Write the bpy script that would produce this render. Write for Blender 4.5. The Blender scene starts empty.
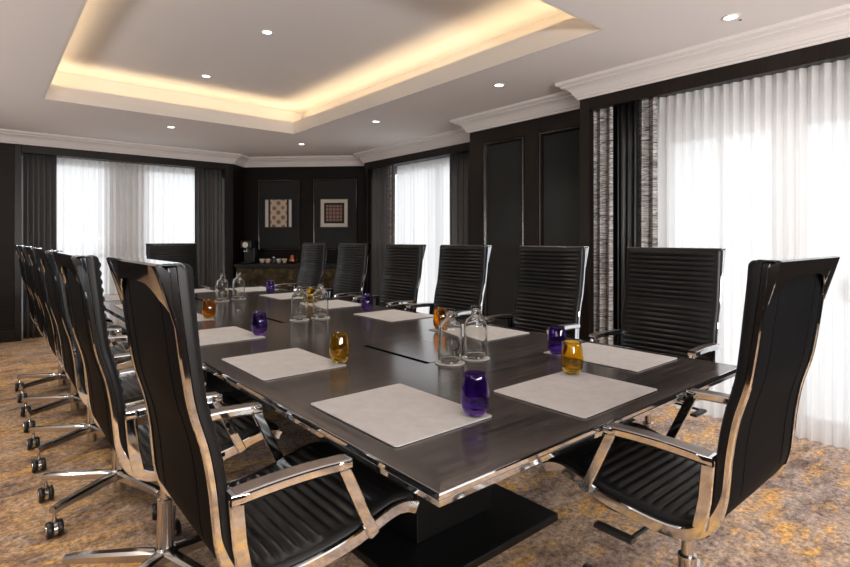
import bpy, bmesh, math, random
from mathutils import Vector, Matrix, noise
R = math.radians
PI = math.pi
scn = bpy.context.scene
COL = scn.collection
random.seed(7)

# ------------------------------------------------------------------ materials
def new_mat(name):
    m = bpy.data.materials.new(name); m.use_nodes = True
    nt = m.node_tree
    return m, nt, nt.nodes, nt.links, nt.nodes['Principled BSDF']

def simple(name, col, rough=.5, metal=0., spec=.5, coat=0., emit=None, estr=0.):
    m, nt, N, L, b = new_mat(name)
    b.inputs['Base Color'].default_value = (*col, 1)
    b.inputs['Roughness'].default_value = rough
    b.inputs['Metallic'].default_value = metal
    b.inputs['Specular IOR Level'].default_value = spec
    b.inputs['Coat Weight'].default_value = coat
    if emit:
        b.inputs['Emission Color'].default_value = (*emit, 1)
        b.inputs['Emission Strength'].default_value = estr
    return m

def node(N, t, **kw):
    n = N.new(t)
    for k, v in kw.items(): setattr(n, k, v)
    return n

def ramp(N, stops):
    r = N.new('ShaderNodeValToRGB'); e = r.color_ramp.elements
    while len(e) < len(stops): e.new(.5)
    for i, (p, c) in enumerate(stops):
        e[i].position = p; e[i].color = (*c, 1)
    return r

def coords(N, L, scale=(1,1,1), rot=(0,0,0), loc=(0,0,0)):
    tc = N.new('ShaderNodeTexCoord'); mp = N.new('ShaderNodeMapping')
    mp.inputs['Scale'].default_value = scale; mp.inputs['Rotation'].default_value = rot
    mp.inputs['Location'].default_value = loc
    L.new(tc.outputs['Object'], mp.inputs['Vector'])
    return mp.outputs['Vector']

def tex_noise(N, L, vec, scale, detail=4, rough=.6, dist=0.):
    n = N.new('ShaderNodeTexNoise')
    n.inputs['Scale'].default_value = scale; n.inputs['Detail'].default_value = detail
    n.inputs['Roughness'].default_value = rough; n.inputs['Distortion'].default_value = dist
    L.new(vec, n.inputs['Vector'])
    return n

def bump(N, L, height, b, strength=.2, dist=.002):
    bp = N.new('ShaderNodeBump'); bp.inputs['Strength'].default_value = strength
    bp.inputs['Distance'].default_value = dist
    L.new(height, bp.inputs['Height']); L.new(bp.outputs['Normal'], b.inputs['Normal'])

def wood(name, dark, light, axis='X', rough=.3, spec=.5, coat=0., fine=1., plank=0.):
    m, nt, N, L, b = new_mat(name)
    sc = {'X': (1.2, 26, 26), 'Y': (26, 1.2, 26), 'Z': (26, 26, 1.2)}[axis]
    v = coords(N, L, tuple(s*fine for s in sc))
    n1 = tex_noise(N, L, v, 2.2, 6, .65, .6)
    r = ramp(N, [(.3, dark), (.72, light)])
    L.new(n1.outputs['Fac'], r.inputs['Fac'])
    out = r.outputs['Color']
    if plank:
        v2 = coords(N, L)
        sp = N.new('ShaderNodeSeparateXYZ'); L.new(v2, sp.inputs[0])
        dv = N.new('ShaderNodeMath'); dv.operation = 'DIVIDE'; dv.inputs[1].default_value = plank
        L.new(sp.outputs['Y' if axis == 'X' else 'X'], dv.inputs[0])
        fl = N.new('ShaderNodeMath'); fl.operation = 'FLOOR'; L.new(dv.outputs[0], fl.inputs[0])
        wn = N.new('ShaderNodeTexWhiteNoise'); wn.noise_dimensions = '1D'; L.new(fl.outputs[0], wn.inputs['W'])
        r2 = ramp(N, [(0, (.78, .78, .78)), (1, (1.25, 1.22, 1.2))]); L.new(wn.outputs['Value'], r2.inputs['Fac'])
        mu = N.new('ShaderNodeMix'); mu.data_type = 'RGBA'; mu.blend_type = 'MULTIPLY'; mu.inputs[0].default_value = 1
        L.new(out, mu.inputs[6]); L.new(r2.outputs['Color'], mu.inputs[7]); out = mu.outputs[2]
    L.new(out, b.inputs['Base Color'])
    b.inputs['Roughness'].default_value = rough
    b.inputs['Specular IOR Level'].default_value = spec
    b.inputs['Coat Weight'].default_value = coat
    b.inputs['Coat Roughness'].default_value = .15
    bump(N, L, n1.outputs['Fac'], b, .06, .001)
    return m

M = {}
M['ceiling'] = simple('ceiling_paint', (.83, .797, .793), .9, spec=.1)
M['cove'] = simple('cove_paint', (.78, .74, .70), .9, spec=.2)
M['crown'] = simple('crown_paint', (.80, .77, .76), .6)
M['white_frame'] = simple('white_window_paint', (.85, .86, .87), .4)
M['wall_wood'] = wood('dark_panel_wood', (.005, .0035, .003), (.012, .008, .0068), 'Z', .45, .18)
M['wall_wood_left'] = wood('dark_oak_panel', (.007, .005, .0045), (.020, .0145, .012), 'X', .5, .2)
M['trim_wood'] = wood('dark_trim_wood', (.006, .0042, .0037), (.016, .0105, .009), 'Z', .34, .3)
M['moulding'] = simple('polished_moulding', (.016, .011, .009), .22, spec=.6)
M['panel_grey'] = simple('grey_wall_fabric', (.026, .027, .027), .85, spec=.25)
M['chrome'] = simple('chrome', (.71, .75, .79), .055, 1.)
M['chrome_soft'] = simple('brushed_chrome', (.62, .60, .585), .2, 1.)
M['arm_reflection'] = simple('arm_reflection_tone', (.30, .255, .235), .3, .8)  # reflected brown of the chrome arm tops, painted as a colour
M['black_plastic'] = simple('black_plastic', (.012, .012, .012), .4)
M['black_base'] = simple('black_lacquer', (.006, .006, .006), .32)
M['coaster'] = simple('pale_coaster', (.55, .52, .49), .6)
M['picture_frame'] = simple('black_frame', (.008, .007, .006), .35)
M['mat_board'] = simple('cream_mount', (.62, .57, .51), .8)
M['silver_card'] = simple('silver_mount', (.62, .60, .58), .5)
M['dark_board'] = simple('dark_mount', (.012, .011, .01), .8)
M['cup'] = simple('cream_cup', (.62, .52, .42), .35)
M['cup_blue'] = simple('dark_glass_jar', (.05, .06, .07), .2)
M['copper'] = simple('copper', (.42, .16, .08), .25, 1.)
M['lamp'] = simple('lamp_lens', (1, 1, 1), .5, emit=(1., .93, .84), estr=7.)
M['lamp_ring'] = simple('lamp_ring', (.75, .73, .71), .4)
M['sensor'] = simple('dark_sensor', (.03, .03, .03), .5)
M['outdoor_wall'] = simple('pale_render', (.62, .62, .62), .9)
M['outdoor_rail'] = simple('grey_rail', (.35, .36, .37), .6)

def leather(name, col, rough, spec=.24):
    m, nt, N, L, b = new_mat(name)
    v = coords(N, L)
    vo = N.new('ShaderNodeTexVoronoi'); vo.inputs['Scale'].default_value = 420
    L.new(v, vo.inputs['Vector'])
    b.inputs['Base Color'].default_value = (*col, 1)
    b.inputs['Roughness'].default_value = rough
    b.inputs['Specular IOR Level'].default_value = spec
    bump(N, L, vo.outputs['Distance'], b, .12, .0006)
    return m
M['leather'] = leather('black_leather', (.009, .009, .0095), .34)
M['leather_back'] = leather('black_back_leather', (.005, .0054, .0062), .55, .03)

def carpet():
    m, nt, N, L, b = new_mat('mottled_carpet')
    v = coords(N, L)
    vs = coords(N, L, (1.0, 1.5, 1), (0, 0, R(25)), (3.1, 1.7, 0))
    def mixc(fac, a, c, mode='MIX'):
        x = N.new('ShaderNodeMix'); x.data_type = 'RGBA'; x.blend_type = mode
        if isinstance(fac, float): x.inputs[0].default_value = fac
        else: L.new(fac, x.inputs[0])
        for k, q in ((6, a), (7, c)):
            if isinstance(q, tuple): x.inputs[k].default_value = (*q, 1)
            else: L.new(q, x.inputs[k])
        return x.outputs[2]
    def mask(vec, scale, lo, hi, detail=7, dist=.6, rough=.7):
        n = tex_noise(N, L, vec, scale, detail, rough, dist)
        r = ramp(N, [(lo, (0, 0, 0)), (hi, (1, 1, 1))]); L.new(n.outputs['Fac'], r.inputs['Fac'])
        return r.outputs['Color']
    # warm tan drifting into grey mauve towards the windows
    big = tex_noise(N, L, vs, .55, 4, .6, .4)
    sp = N.new('ShaderNodeSeparateXYZ'); L.new(v, sp.inputs[0])
    ma = N.new('ShaderNodeMath'); ma.operation = 'MULTIPLY_ADD'; ma.inputs[1].default_value = .10
    L.new(sp.outputs['X'], ma.inputs[0]); L.new(big.outputs['Fac'], ma.inputs[2])
    rb = ramp(N, [(.42, (0, 0, 0)), (.82, (1, 1, 1))]); L.new(ma.outputs[0], rb.inputs['Fac'])
    c = mixc(rb.outputs['Color'], (.64, .41, .235), (.49, .405, .365))
    c = mixc(mask(vs, 2.4, .47, .60, 10, .2, .76), c, (.21, .155, .14))
    vs2 = coords(N, L, (1.0, 2.3, 1), (0, 0, R(18)), (9, 4, 0))
    c = mixc(mask(vs2, 2.4, .495, .62, 10, .2, .78), c, (.90, .52, .16))
    vs3 = coords(N, L, (1.3, 2.0, 1), (0, 0, R(30)), (-5, 12, 0))
    c = mixc(mask(vs3, 3.6, .50, .66, 10, .1, .8), c, (.70, .55, .43))
    fine = tex_noise(N, L, v, 38, 7, .9)
    r4 = ramp(N, [(.38, (.30, .26, .25)), (.50, (.86, .85, .84)), (.64, (1.6, 1.5, 1.4))])
    L.new(fine.outputs['Fac'], r4.inputs['Fac'])
    c = mixc(1., c, r4.outputs['Color'], 'MULTIPLY')
    L.new(c, b.inputs['Base Color'])
    b.inputs['Roughness'].default_value = 1; b.inputs['Specular IOR Level'].default_value = .05
    fn = tex_noise(N, L, v, 260, 2, .6)
    bump(N, L, fn.outputs['Fac'], b, .6, .004)
    return m
M['carpet'] = carpet()

M['table_x'] = wood('table_wood_across', (.009, .0073, .0068), (.105, .088, .081), 'X', .18, .5, .4, .55, .16)
M['table_y'] = wood('table_wood_along', (.008, .0066, .0062), (.09, .075, .069), 'Y', .18, .5, .4, .55)
M['groove'] = simple('dark_groove', (.003, .003, .003), 1., spec=0.)

def felt():
    m, nt, N, L, b = new_mat('grey_felt')
    v = coords(N, L)
    n1 = tex_noise(N, L, v, 14, 6, .7)
    r = ramp(N, [(.3, (.41, .395, .39)), (.7, (.50, .485, .475))])
    L.new(n1.outputs['Fac'], r.inputs['Fac']); L.new(r.outputs['Color'], b.inputs['Base Color'])
    b.inputs['Roughness'].default_value = .75; b.inputs['Specular IOR Level'].default_value = .3
    n2 = tex_noise(N, L, v, 300, 2, .5)
    bump(N, L, n2.outputs['Fac'], b, .15, .001)
    return m
M['felt'] = felt()

def glass(name, col, rough=0., ior=1.45):
    m, nt, N, L, b = new_mat(name)
    b.inputs['Base Color'].default_value = (*col, 1)
    b.inputs['Transmission Weight'].default_value = 1
    b.inputs['Roughness'].default_value = rough
    b.inputs['IOR'].default_value = ior
    return m
M['glass'] = glass('clear_glass', (.97, .98, .96))
M['purple'] = glass('purple_glass', (.30, .12, .68))
M['orange'] = glass('orange_glass', (1., .52, .06))
M['amber'] = glass('amber_glass', (.96, .68, .09))
M['stopper'] = simple('white_stopper', (.75, .73, .70), .35)
M['wire'] = simple('steel_wire', (.6, .58, .56), .25, 1.)

def window_pane():
    m, nt, N, L, b = new_mat('window_pane')
    tr = N.new('ShaderNodeBsdfTransparent'); gl = N.new('ShaderNodeBsdfGlossy')
    gl.inputs['Roughness'].default_value = .02
    mx = N.new('ShaderNodeMixShader'); mx.inputs[0].default_value = .06
    L.new(tr.outputs[0], mx.inputs[1]); L.new(gl.outputs[0], mx.inputs[2])
    L.new(mx.outputs[0], N['Material Output'].inputs['Surface'])
    return m
M['pane'] = window_pane()

def sheer():
    m, nt, N, L, b = new_mat('white_sheer')
    tr = N.new('ShaderNodeBsdfTransparent'); tr.inputs[0].default_value = (1, 1, 1, 1)
    tl = N.new('ShaderNodeBsdfTranslucent'); tl.inputs[0].default_value = (.95, .95, .95, 1)
    df = N.new('ShaderNodeBsdfDiffuse'); df.inputs[0].default_value = (.9, .9, .9, 1)
    m1 = N.new('ShaderNodeMixShader'); m1.inputs[0].default_value = .35
    L.new(tl.outputs[0], m1.inputs[1]); L.new(df.outputs[0], m1.inputs[2])
    m2 = N.new('ShaderNodeMixShader'); m2.inputs[0].default_value = .85
    L.new(tr.outputs[0], m2.inputs[1]); L.new(m1.outputs[0], m2.inputs[2])
    L.new(m2.outputs[0], N['Material Output'].inputs['Surface'])
    return m
M['sheer'] = sheer()

def satin(name, col, rough, sheen=0.):
    m, nt, N, L, b = new_mat(name)
    b.inputs['Base Color'].default_value = (*col, 1)
    b.inputs['Roughness'].default_value = rough
    b.inputs['Sheen Weight'].default_value = sheen
    v = coords(N, L, (60, 60, 8))
    n = tex_noise(N, L, v, 4, 3, .6)
    bump(N, L, n.outputs['Fac'], b, .1, .002)
    return m
M['curtain'] = satin('charcoal_satin', (.085, .085, .088), .36)
M['curtain_black'] = satin('black_satin', (.012, .012, .013), .32)
def crinkle():
    m, nt, N, L, b = new_mat('crinkled_silver')
    v = coords(N, L, (6, 6, 60))
    n = tex_noise(N, L, v, 1.3, 5, .65, 1.6)
    r = ramp(N, [(.40, (.045, .043, .043)), (.60, (.50, .49, .48))])
    L.new(n.outputs['Fac'], r.inputs['Fac']); L.new(r.outputs['Color'], b.inputs['Base Color'])
    b.inputs['Metallic'].default_value = .45; b.inputs['Roughness'].default_value = .38
    bump(N, L, n.outputs['Fac'], b, .7, .01)
    return m
M['crinkle'] = crinkle()

def gold():
    m, nt, N, L, b = new_mat('aged_gold_glass')
    v = coords(N, L)
    n = tex_noise(N, L, v, 9, 7, .75, .8)
    r = ramp(N, [(.35, (.02, .016, .009)), (.55, (.085, .066, .034)), (.72, (.26, .2, .10))])
    L.new(n.outputs['Fac'], r.inputs['Fac']); L.new(r.outputs['Color'], b.inputs['Base Color'])
    b.inputs['Metallic'].default_value = .6; b.inputs['Roughness'].default_value = .3
    return m
M['gold'] = gold()

def print_floral():
    m, nt, N, L, b = new_mat('floral_print')
    v = coords(N, L, (1, 1, 1), (0, R(45), 0))
    vo = N.new('ShaderNodeTexVoronoi'); vo.inputs['Scale'].default_value = 9.5
    vo.inputs['Randomness'].default_value = .12
    L.new(v, vo.inputs['Vector'])
    n = tex_noise(N, L, v, 45, 4, .7, 1.5)
    ad = N.new('ShaderNodeMath'); ad.operation = 'MULTIPLY_ADD'; ad.inputs[1].default_value = .45
    L.new(n.outputs['Fac'], ad.inputs[0]); L.new(vo.outputs['Distance'], ad.inputs[2])
    r = ramp(N, [(.30, (.30, .20, .12)), (.42, (.16, .12, .10)), (.56, (.26, .21, .18)), (.66, (.62, .47, .35))])
    L.new(ad.outputs[0], r.inputs['Fac']); L.new(r.outputs['Color'], b.inputs['Base Color'])
    b.inputs['Roughness'].default_value = .8
    return m
M['floral'] = print_floral()
def print_grid():
    m, nt, N, L, b = new_mat('grid_print')
    v = coords(N, L, (1, 1, 1))
    ck = N.new('ShaderNodeTexVoronoi'); ck.inputs['Scale'].default_value = 17
    ck.inputs['Randomness'].default_value = 0.; ck.distance = 'CHEBYCHEV'
    L.new(v, ck.inputs['Vector'])
    r = ramp(N, [(.15, (.52, .30, .19)), (.32, (.36, .20, .14)), (.42, (.05, .045, .05))])
    L.new(ck.outputs['Distance'], r.inputs['Fac']); L.new(r.outputs['Color'], b.inputs['Base Color'])
    b.inputs['Roughness'].default_value = .8
    return m
M['grid'] = print_grid()

# ------------------------------------------------------------------ mesh helpers
def link(name, bm, mats, parent=None, smooth=False, loc=None, rotz=None, bevel=0., kind=None, auto=None):
    me = bpy.data.meshes.new(name)
    bmesh.ops.recalc_face_normals(bm, faces=bm.faces)
    bm.to_mesh(me); bm.free()
    if not isinstance(mats, (list, tuple)): mats = [mats]
    for m in mats: me.materials.append(m)
    if smooth:
        for p in me.polygons: p.use_smooth = True
        if auto is not None:
            try: me.set_sharp_from_angle(angle=R(auto))
            except Exception: pass
    o = bpy.data.objects.new(name, me); COL.objects.link(o)
    if parent: o.parent = parent
    if loc is not None: o.location = loc
    if rotz is not None: o.rotation_euler = (0, 0, rotz)
    if bevel:
        md = o.modifiers.new('bevel', 'BEVEL'); md.width = bevel; md.segments = 2; md.limit_method = 'ANGLE'
        md.angle_limit = R(40)
    if kind: o['kind'] = kind
    return o

def tag(o, label, cat, group=None):
    o['label'] = label; o['category'] = cat
    if group: o['group'] = group
    return o

def thing(name, label, cat, loc=(0, 0, 0), rotz=0, group=None):
    o = bpy.data.objects.new(name, None); COL.objects.link(o)
    o.empty_display_size = .1
    o.location = loc; o.rotation_euler = (0, 0, rotz)
    return tag(o, label, cat, group)

def dup(root, loc, rotz, label, group=None):
    def rec(o, parent):
        c = o.copy(); COL.objects.link(c); c.parent = parent
        for ch in list(o.children): rec(ch, c)
        return c
    r = rec(root, None)
    r.location = loc; r.rotation_euler = (0, 0, rotz); r['label'] = label
    if group: r['group'] = group
    return r

def box(bm, x0, x1, y0, y1, z0, z1, mi=0):
    vs = [bm.verts.new((x, y, z)) for z in (z0, z1) for x, y in ((x0, y0), (x1, y0), (x1, y1), (x0, y1))]
    for f in ((0, 1, 2, 3), (4, 5, 6, 7), (0, 1, 5, 4), (1, 2, 6, 5), (2, 3, 7, 6), (3, 0, 4, 7)):
        bm.faces.new([vs[i] for i in f]).material_index = mi
    return vs

def boxes(*bs):
    bm = bmesh.new()
    for b in bs: box(bm, *b)
    return bm

def xform(bm, mat): bmesh.ops.transform(bm, matrix=mat, verts=bm.verts)

def lathe(bm, prof, seg=32, mi=0, c=(0, 0, 0), closed=False):
    rings = []
    for r, z in prof:
        if r < 1e-5: rings.append([bm.verts.new((c[0], c[1], c[2]+z))])
        else: rings.append([bm.verts.new((c[0]+r*math.cos(2*PI*k/seg), c[1]+r*math.sin(2*PI*k/seg), c[2]+z)) for k in range(seg)])
    pairs = list(zip(rings, rings[1:]))
    if closed: pairs.append((rings[-1], rings[0]))
    for a, b in pairs:
        if len(a) == 1 and len(b) == 1: continue
        for k in range(seg):
            k2 = (k+1) % seg
            if len(a) == 1: f = bm.faces.new([a[0], b[k], b[k2]])
            elif len(b) == 1: f = bm.faces.new([a[k], a[k2], b[0]])
            else: f = bm.faces.new([a[k], a[k2], b[k2], b[k]])
            f.material_index = mi

def loft(bm, rings, mi=0, cap=True, close_ring=True):
    vr = [[bm.verts.new(p) for p in r] for r in rings]
    n = len(vr[0])
    for a, b in zip(vr, vr[1:]):
        for k in range(n if close_ring else n-1):
            k2 = (k+1) % n
            bm.faces.new([a[k], a[k2], b[k2], b[k]]).material_index = mi
    if cap and close_ring:
        bm.faces.new(list(reversed(vr[0]))).material_index = mi
        bm.faces.new(vr[-1]).material_index = mi
    return vr

def tube(bm, pts, r, seg=10, mi=0):
    pts = [Vector(p) for p in pts]
    rings = []
    up = Vector((0, 0, 1))
    for i, p in enumerate(pts):
        t = (pts[min(i+1, len(pts)-1)]-pts[max(i-1, 0)]).normalized()
        u = t.cross(up)
        if u.length < .05: u = t.cross(Vector((0, 1, 0)))
        u.normalize(); w = u.cross(t)
        rr = r[i] if isinstance(r, (list, tuple)) else r
        rings.append([p+(u*math.cos(2*PI*k/seg)+w*math.sin(2*PI*k/seg))*rr for k in range(seg)])
    loft(bm, rings, mi)

def catmull(P, n):
    out = []
    P = [P[0]] + list(P) + [P[-1]]
    for i in range(1, len(P)-2):
        p0, p1, p2, p3 = P[i-1:i+3]
        for k in range(n):
            t = k/n
            out.append(tuple(.5*((2*p1[j])+(-p0[j]+p2[j])*t+(2*p0[j]-5*p1[j]+4*p2[j]-p3[j])*t*t+(-p0[j]+3*p1[j]-3*p2[j]+p3[j])*t**3) for j in range(2)))
    out.append(tuple(P[-2]))
    return out

class Path:
    """2-D curve with arc length, tangent and inward normal"""
    def __init__(s, P, n=24):
        s.p = catmull(P, n); s.d = [0.]
        for a, b in zip(s.p, s.p[1:]): s.d.append(s.d[-1]+math.hypot(b[0]-a[0], b[1]-a[1]))
        s.len = s.d[-1]
    def at(s, q):
        q = min(max(q, 0), s.len)
        i = 0
        lo, hi = 0, len(s.d)-1
        while hi-lo > 1:
            m = (lo+hi)//2
            if s.d[m] <= q: lo = m
            else: hi = m
        k = (q-s.d[lo])/max(s.d[hi]-s.d[lo], 1e-9)
        a, b = s.p[lo], s.p[hi]
        i0, i1 = max(lo-3, 0), min(hi+3, len(s.p)-1)
        tx, ty = s.p[i1][0]-s.p[i0][0], s.p[i1][1]-s.p[i0][1]
        l = math.hypot(tx, ty)
        return (a[0]+(b[0]-a[0])*k, a[1]+(b[1]-a[1])*k), (-ty/l, tx/l)
    def find(s, z=None, y=None):
        for p, d in zip(s.p, s.d):
            if z is not None and p[1] <= z: return d
            if y is not None and p[1] < .6 and p[0] >= y: return d

def off(path, q, n):
    p, nn = path.at(q)
    return p[0]+nn[0]*n, p[1]+nn[1]*n

# ------------------------------------------------------------------ room shell
CEIL = 2.555
FAR = 8.10
XR1, XR2, XR3 = 3.82, 4.07, 4.46      # window wall, panelled pier, second window wall
XL, YB = -2.3, -2.8
WALL = [(XL, FAR), (2.96, FAR), (3.23, 8.37), (4.67, 6.93), (4.46, 6.72), (4.46, 4.06), (4.07, 4.06), (4.07, 2.50), (3.82, 2.50), (3.82, YB)]

link('floor', boxes((XL-.3, 4.12, YB-.3, 2.5, -.12, 0), (XL-.3, 4.76, 2.5, 8.45, -.12, 0)), M['carpet'], kind='structure')

# lower ceiling with the tray opening
TX0, TX1, TY0, TY1 = .436, 2.945, 1.78, 6.01
X0, X1, Y0, Y1 = XL-.3, 4.25, YB-.3, 8.5
bm = boxes((X0, TX0-.02, Y0, Y1, CEIL, CEIL+.03), (TX1+.02, X1, Y0, Y1, CEIL, CEIL+.03),
           (TX0-.02, TX1+.02, Y0, TY0-.02, CEIL, CEIL+.03), (TX0-.02, TX1+.02, TY1+.02, Y1, CEIL, CEIL+.03), (X1, 4.9, 2.5, Y1, CEIL, CEIL+.03))
link('ceiling', bm, M['ceiling'], kind='structure')
# tray: lip, trough, upper wall, upper ceiling
LIP, TROUGH, UP, OUT = 2.70, 2.60, 2.90, .26
def ring_boxes(x0, x1, y0, y1, t, z0, z1):
    return [(x0-t, x0, y0-t, y1+t, z0, z1), (x1, x1+t, y0-t, y1+t, z0, z1), (x0, x1, y0-t, y0, z0, z1), (x0, x1, y1, y1+t, z0, z1)]
link('trim_1', boxes(*ring_boxes(TX0, TX1, TY0, TY1, .02, CEIL, LIP)), M['cove'], kind='structure')
bm = boxes(*ring_boxes(TX0-.02, TX1+.02, TY0-.02, TY1+.02, OUT-.02, TROUGH-.015, TROUGH))
for b in ring_boxes(TX0-OUT, TX1+OUT, TY0-OUT, TY1+OUT, .02, TROUGH-.015, UP): box(bm, *b)
link('trim_2', bm, M['cove'], kind='structure')
link('ceiling_tray', boxes((TX0-OUT-.02, TX1+OUT+.02, TY0-OUT-.02, TY1+OUT+.02, UP, UP+.03)), M['ceiling'], kind='structure')

# far wall (window 1 opening X .36-2.83)
LINT = 2.31
link('wall_far', boxes((XL, .30, FAR, FAR+.3, 0, CEIL), (2.89, 2.955, FAR, FAR+.3, 0, CEIL), (.30, 2.89, FAR, FAR+.3, LINT+.02, CEIL)), M['wall_wood_left'], kind='structure')
link('trim_3', boxes((.29, .36, FAR-.018, FAR+.3, 0, LINT+.1), (2.83, 2.90, FAR-.018, FAR+.3, 0, LINT+.1), (.36, 2.83, FAR-.018, FAR+.3, LINT, LINT+.1)), M['trim_wood'], kind='structure', bevel=.004)
# niche: 45 degree wall with returns
def quadwall(name, p, q, t, z0, z1, m, **kw):
    p, q = Vector((*p, 0)), Vector((*q, 0)); d = (q-p).normalized(); n = Vector((-d.y, d.x, 0))*t   # thickness away from the room (left of travel)
    bm = bmesh.new()
    loft(bm, [[(v.x, v.y, z0) for v in (p, q, q+n, p+n)], [(v.x, v.y, z1) for v in (p, q, q+n, p+n)]])
    return link(name, bm, m, kind='structure', **kw)
quadwall('wall_niche_left', (2.955, FAR), (3.23, 8.37), .2, 0, CEIL, M['wall_wood'])
quadwall('wall_niche', (3.23, 8.37), (4.67, 6.93), .2, 0, CEIL, M['wall_wood'])
quadwall('wall_niche_right', (4.67, 6.93), (4.46, 6.72), .2, 0, CEIL, M['wall_wood'])
# second window wall X = 4.46, opening Y 4.14-6.62
link('wall_right_far', boxes((XR3, XR3+.3, 6.62, 6.715, 0, CEIL), (XR3, XR3+.3, 3.9, 4.14, 0, CEIL), (XR3, XR3+.3, 4.14, 6.62, LINT+.02, CEIL)), M['wall_wood'], kind='structure')
link('trim_4', boxes((XR3-.018, XR3+.3, 6.60, 6.66, 0, LINT+.1), (XR3-.018, XR3+.3, 4.08, 4.15, 0, LINT+.1), (XR3-.018, XR3+.3, 4.15, 6.60, LINT, LINT+.1)), M['trim_wood'], kind='structure', bevel=.004)
# panelled pier X = 4.07
PZ0, PZ1 = .22, 2.23
bm = bmesh.new()
box(bm, XR2+.03, XR2+.33, 2.3, 4.06, 0, CEIL)
for y0, y1 in ((3.86, 4.06), (3.13, 3.30), (2.45, 2.57)): box(bm, XR2, XR2+.03, y0, y1, 0, CEIL)
for y0, y1 in ((3.30, 3.86), (2.585, 3.13)):
    box(bm, XR2, XR2+.03, y0, y1, 0, PZ0-.04); box(bm, XR2, XR2+.03, y0, y1, PZ1+.04, CEIL)
link('wall_right_pier', bm, M['trim_wood'], kind='structure', bevel=.003)
def moulding(bm, pts, w, d, face):
    """raised bead along a closed rectangle; face = (origin, u, n)"""
    pass
for i, (y0, y1) in enumerate(((3.343, 3.81), (2.615, 3.083))):
    bm = bmesh.new()
    w = .045
    prof = [(0, .030), (.006, .012), (.018, -.008), (.030, -.012), (.040, 0), (.046, .02), (.046, .031)]
    rings = []
    for cy, cz, sy, sz in ((y0, PZ0, -1, -1), (y1, PZ0, 1, -1), (y1, PZ1, 1, 1), (y0, PZ1, -1, 1), (y0, PZ0, -1, -1)):
        rings.append([(XR2+d, cy+sy*u, cz+sz*u) for u, d in prof])
    loft(bm, rings, cap=False)
    link('trim_%d' % (5+i), bm, M['moulding'], kind='structure', smooth=True, auto=40)
    link('trim_%d' % (7+i), boxes((XR2+.024, XR2+.031, y0-.005, y1+.005, PZ0-.005, PZ1+.005)), M['panel_grey'], kind='structure')
# main window wall X = 3.82, opening Y -1.6 .. 2.43
link('wall_right', boxes((XR1, XR1+.3, 2.43, 2.495, 0, CEIL), (XR1, XR1+.3, YB, .38, 0, CEIL), (XR1, XR1+.3, .38, 2.43, LINT+.02, CEIL)), M['wall_wood'], kind='structure')
link('trim_9', boxes((XR1-.02, XR1+.3, 2.41, 2.50, 0, LINT+.1), (XR1-.02, XR1+.3, .30, .38, 0, LINT+.1), (XR1-.02, XR1+.3, .38, 2.41, LINT, LINT+.1)), M['trim_wood'], kind='structure', bevel=.006)
# the part of the room behind the camera
link('wall_left', boxes((XL-.3, XL, YB-.3, FAR+.3, 0, CEIL)), M['wall_wood_left'], kind='structure')
link('wall_back', boxes((XL, XR1+.3, YB-.3, YB, 0, CEIL)), M['wall_wood_left'], kind='structure')

# crown moulding swept along the wall with mitres
def sweep_wall(name, path, prof, m, inset=0.):
    rings = []
    n = len(path)
    for i, p in enumerate(path):
        p = Vector(p)
        def nrm(a, b):
            d = (Vector(b)-Vector(a)).normalized(); return Vector((d.y, -d.x))   # right of travel = room
        if i == 0: mt = nrm(path[0], path[1])
        elif i == n-1: mt = nrm(path[-2], path[-1])
        else:
            a, b = nrm(path[i-1], path[i]), nrm(path[i], path[i+1]); mt = (a+b)/(1+a.dot(b))
        rings.append([(p.x+mt.x*d, p.y+mt.y*d, z) for d, z in prof])
    bm = bmesh.new(); loft(bm, rings)
    return link(name, bm, m, kind='structure')
cz = CEIL
crown = [(-.02, cz-.145), (.022, cz-.145), (.022, cz-.128), (.034, cz-.124), (.040, cz-.108), (.046, cz-.106), (.052, cz-.092), (.066, cz-.072), (.086, cz-.056),
         (.112, cz-.045), (.118, cz-.045), (.118, cz-.036), (.136, cz-.030), (.150, cz-.022), (.150, cz), (-.02, cz)]
sweep_wall('trim_10', WALL, crown, M['crown'])
sweep_wall('baseboard_right', WALL[5:9], [(-.01, 0), (.014, 0), (.014, .12), (.006, .14), (-.01, .14)], M['trim_wood'])
link('baseboard_far', boxes((XL, .29, FAR-.014, FAR, 0, .14)), M['trim_wood'], kind='structure', bevel=.004)

# niche panels in the diagonal wall: local frame origin at wall centre, x along wall to the right, y out of the room
NC = Vector((3.95, 7.65, 0)); NR = R(-45)
def niche(bm): xform(bm, Matrix.Translation(NC) @ Matrix.Rotation(NR, 4, 'Z'))
def px_n(u):   # photo column -> coordinate along the niche wall
    a = (u-425)/523; dx, dy = (.7638*a+.6455), (-.6455*a+.7638)
    z = 11.6/(dx+dy); X, Y = dx*z, dy*z
    return ((X-NC.x)-(Y-NC.y))/math.sqrt(2)
pl = [(px_n(260), px_n(299)), (px_n(315), px_n(355.5))]
k = 0
for x0, x1 in pl:
    bm = bmesh.new(); rings = []
    prof = [(0, .004), (.008, -.012), (.022, -.018), (.034, -.006), (.040, .004)]
    z0, z1 = 1.10, 2.18
    for cx, cz_, sx, sz in ((x0, z0, -1, -1), (x1, z0, 1, -1), (x1, z1, 1, 1), (x0, z1, -1, 1), (x0, z0, -1, -1)):
        rings.append([(cx+sx*u, d, cz_+sz*u) for u, d in prof])
    loft(bm, rings, cap=False); niche(bm)
    link('trim_%d' % (11+k), bm, M['moulding'], kind='structure', smooth=True, auto=40)
    bm = boxes((x0-.003, x1+.003, -.004, .01, z0, z1)); niche(bm)
    link('trim_%d' % (13+k), bm, M['panel_grey'], kind='structure'); k += 1

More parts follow.
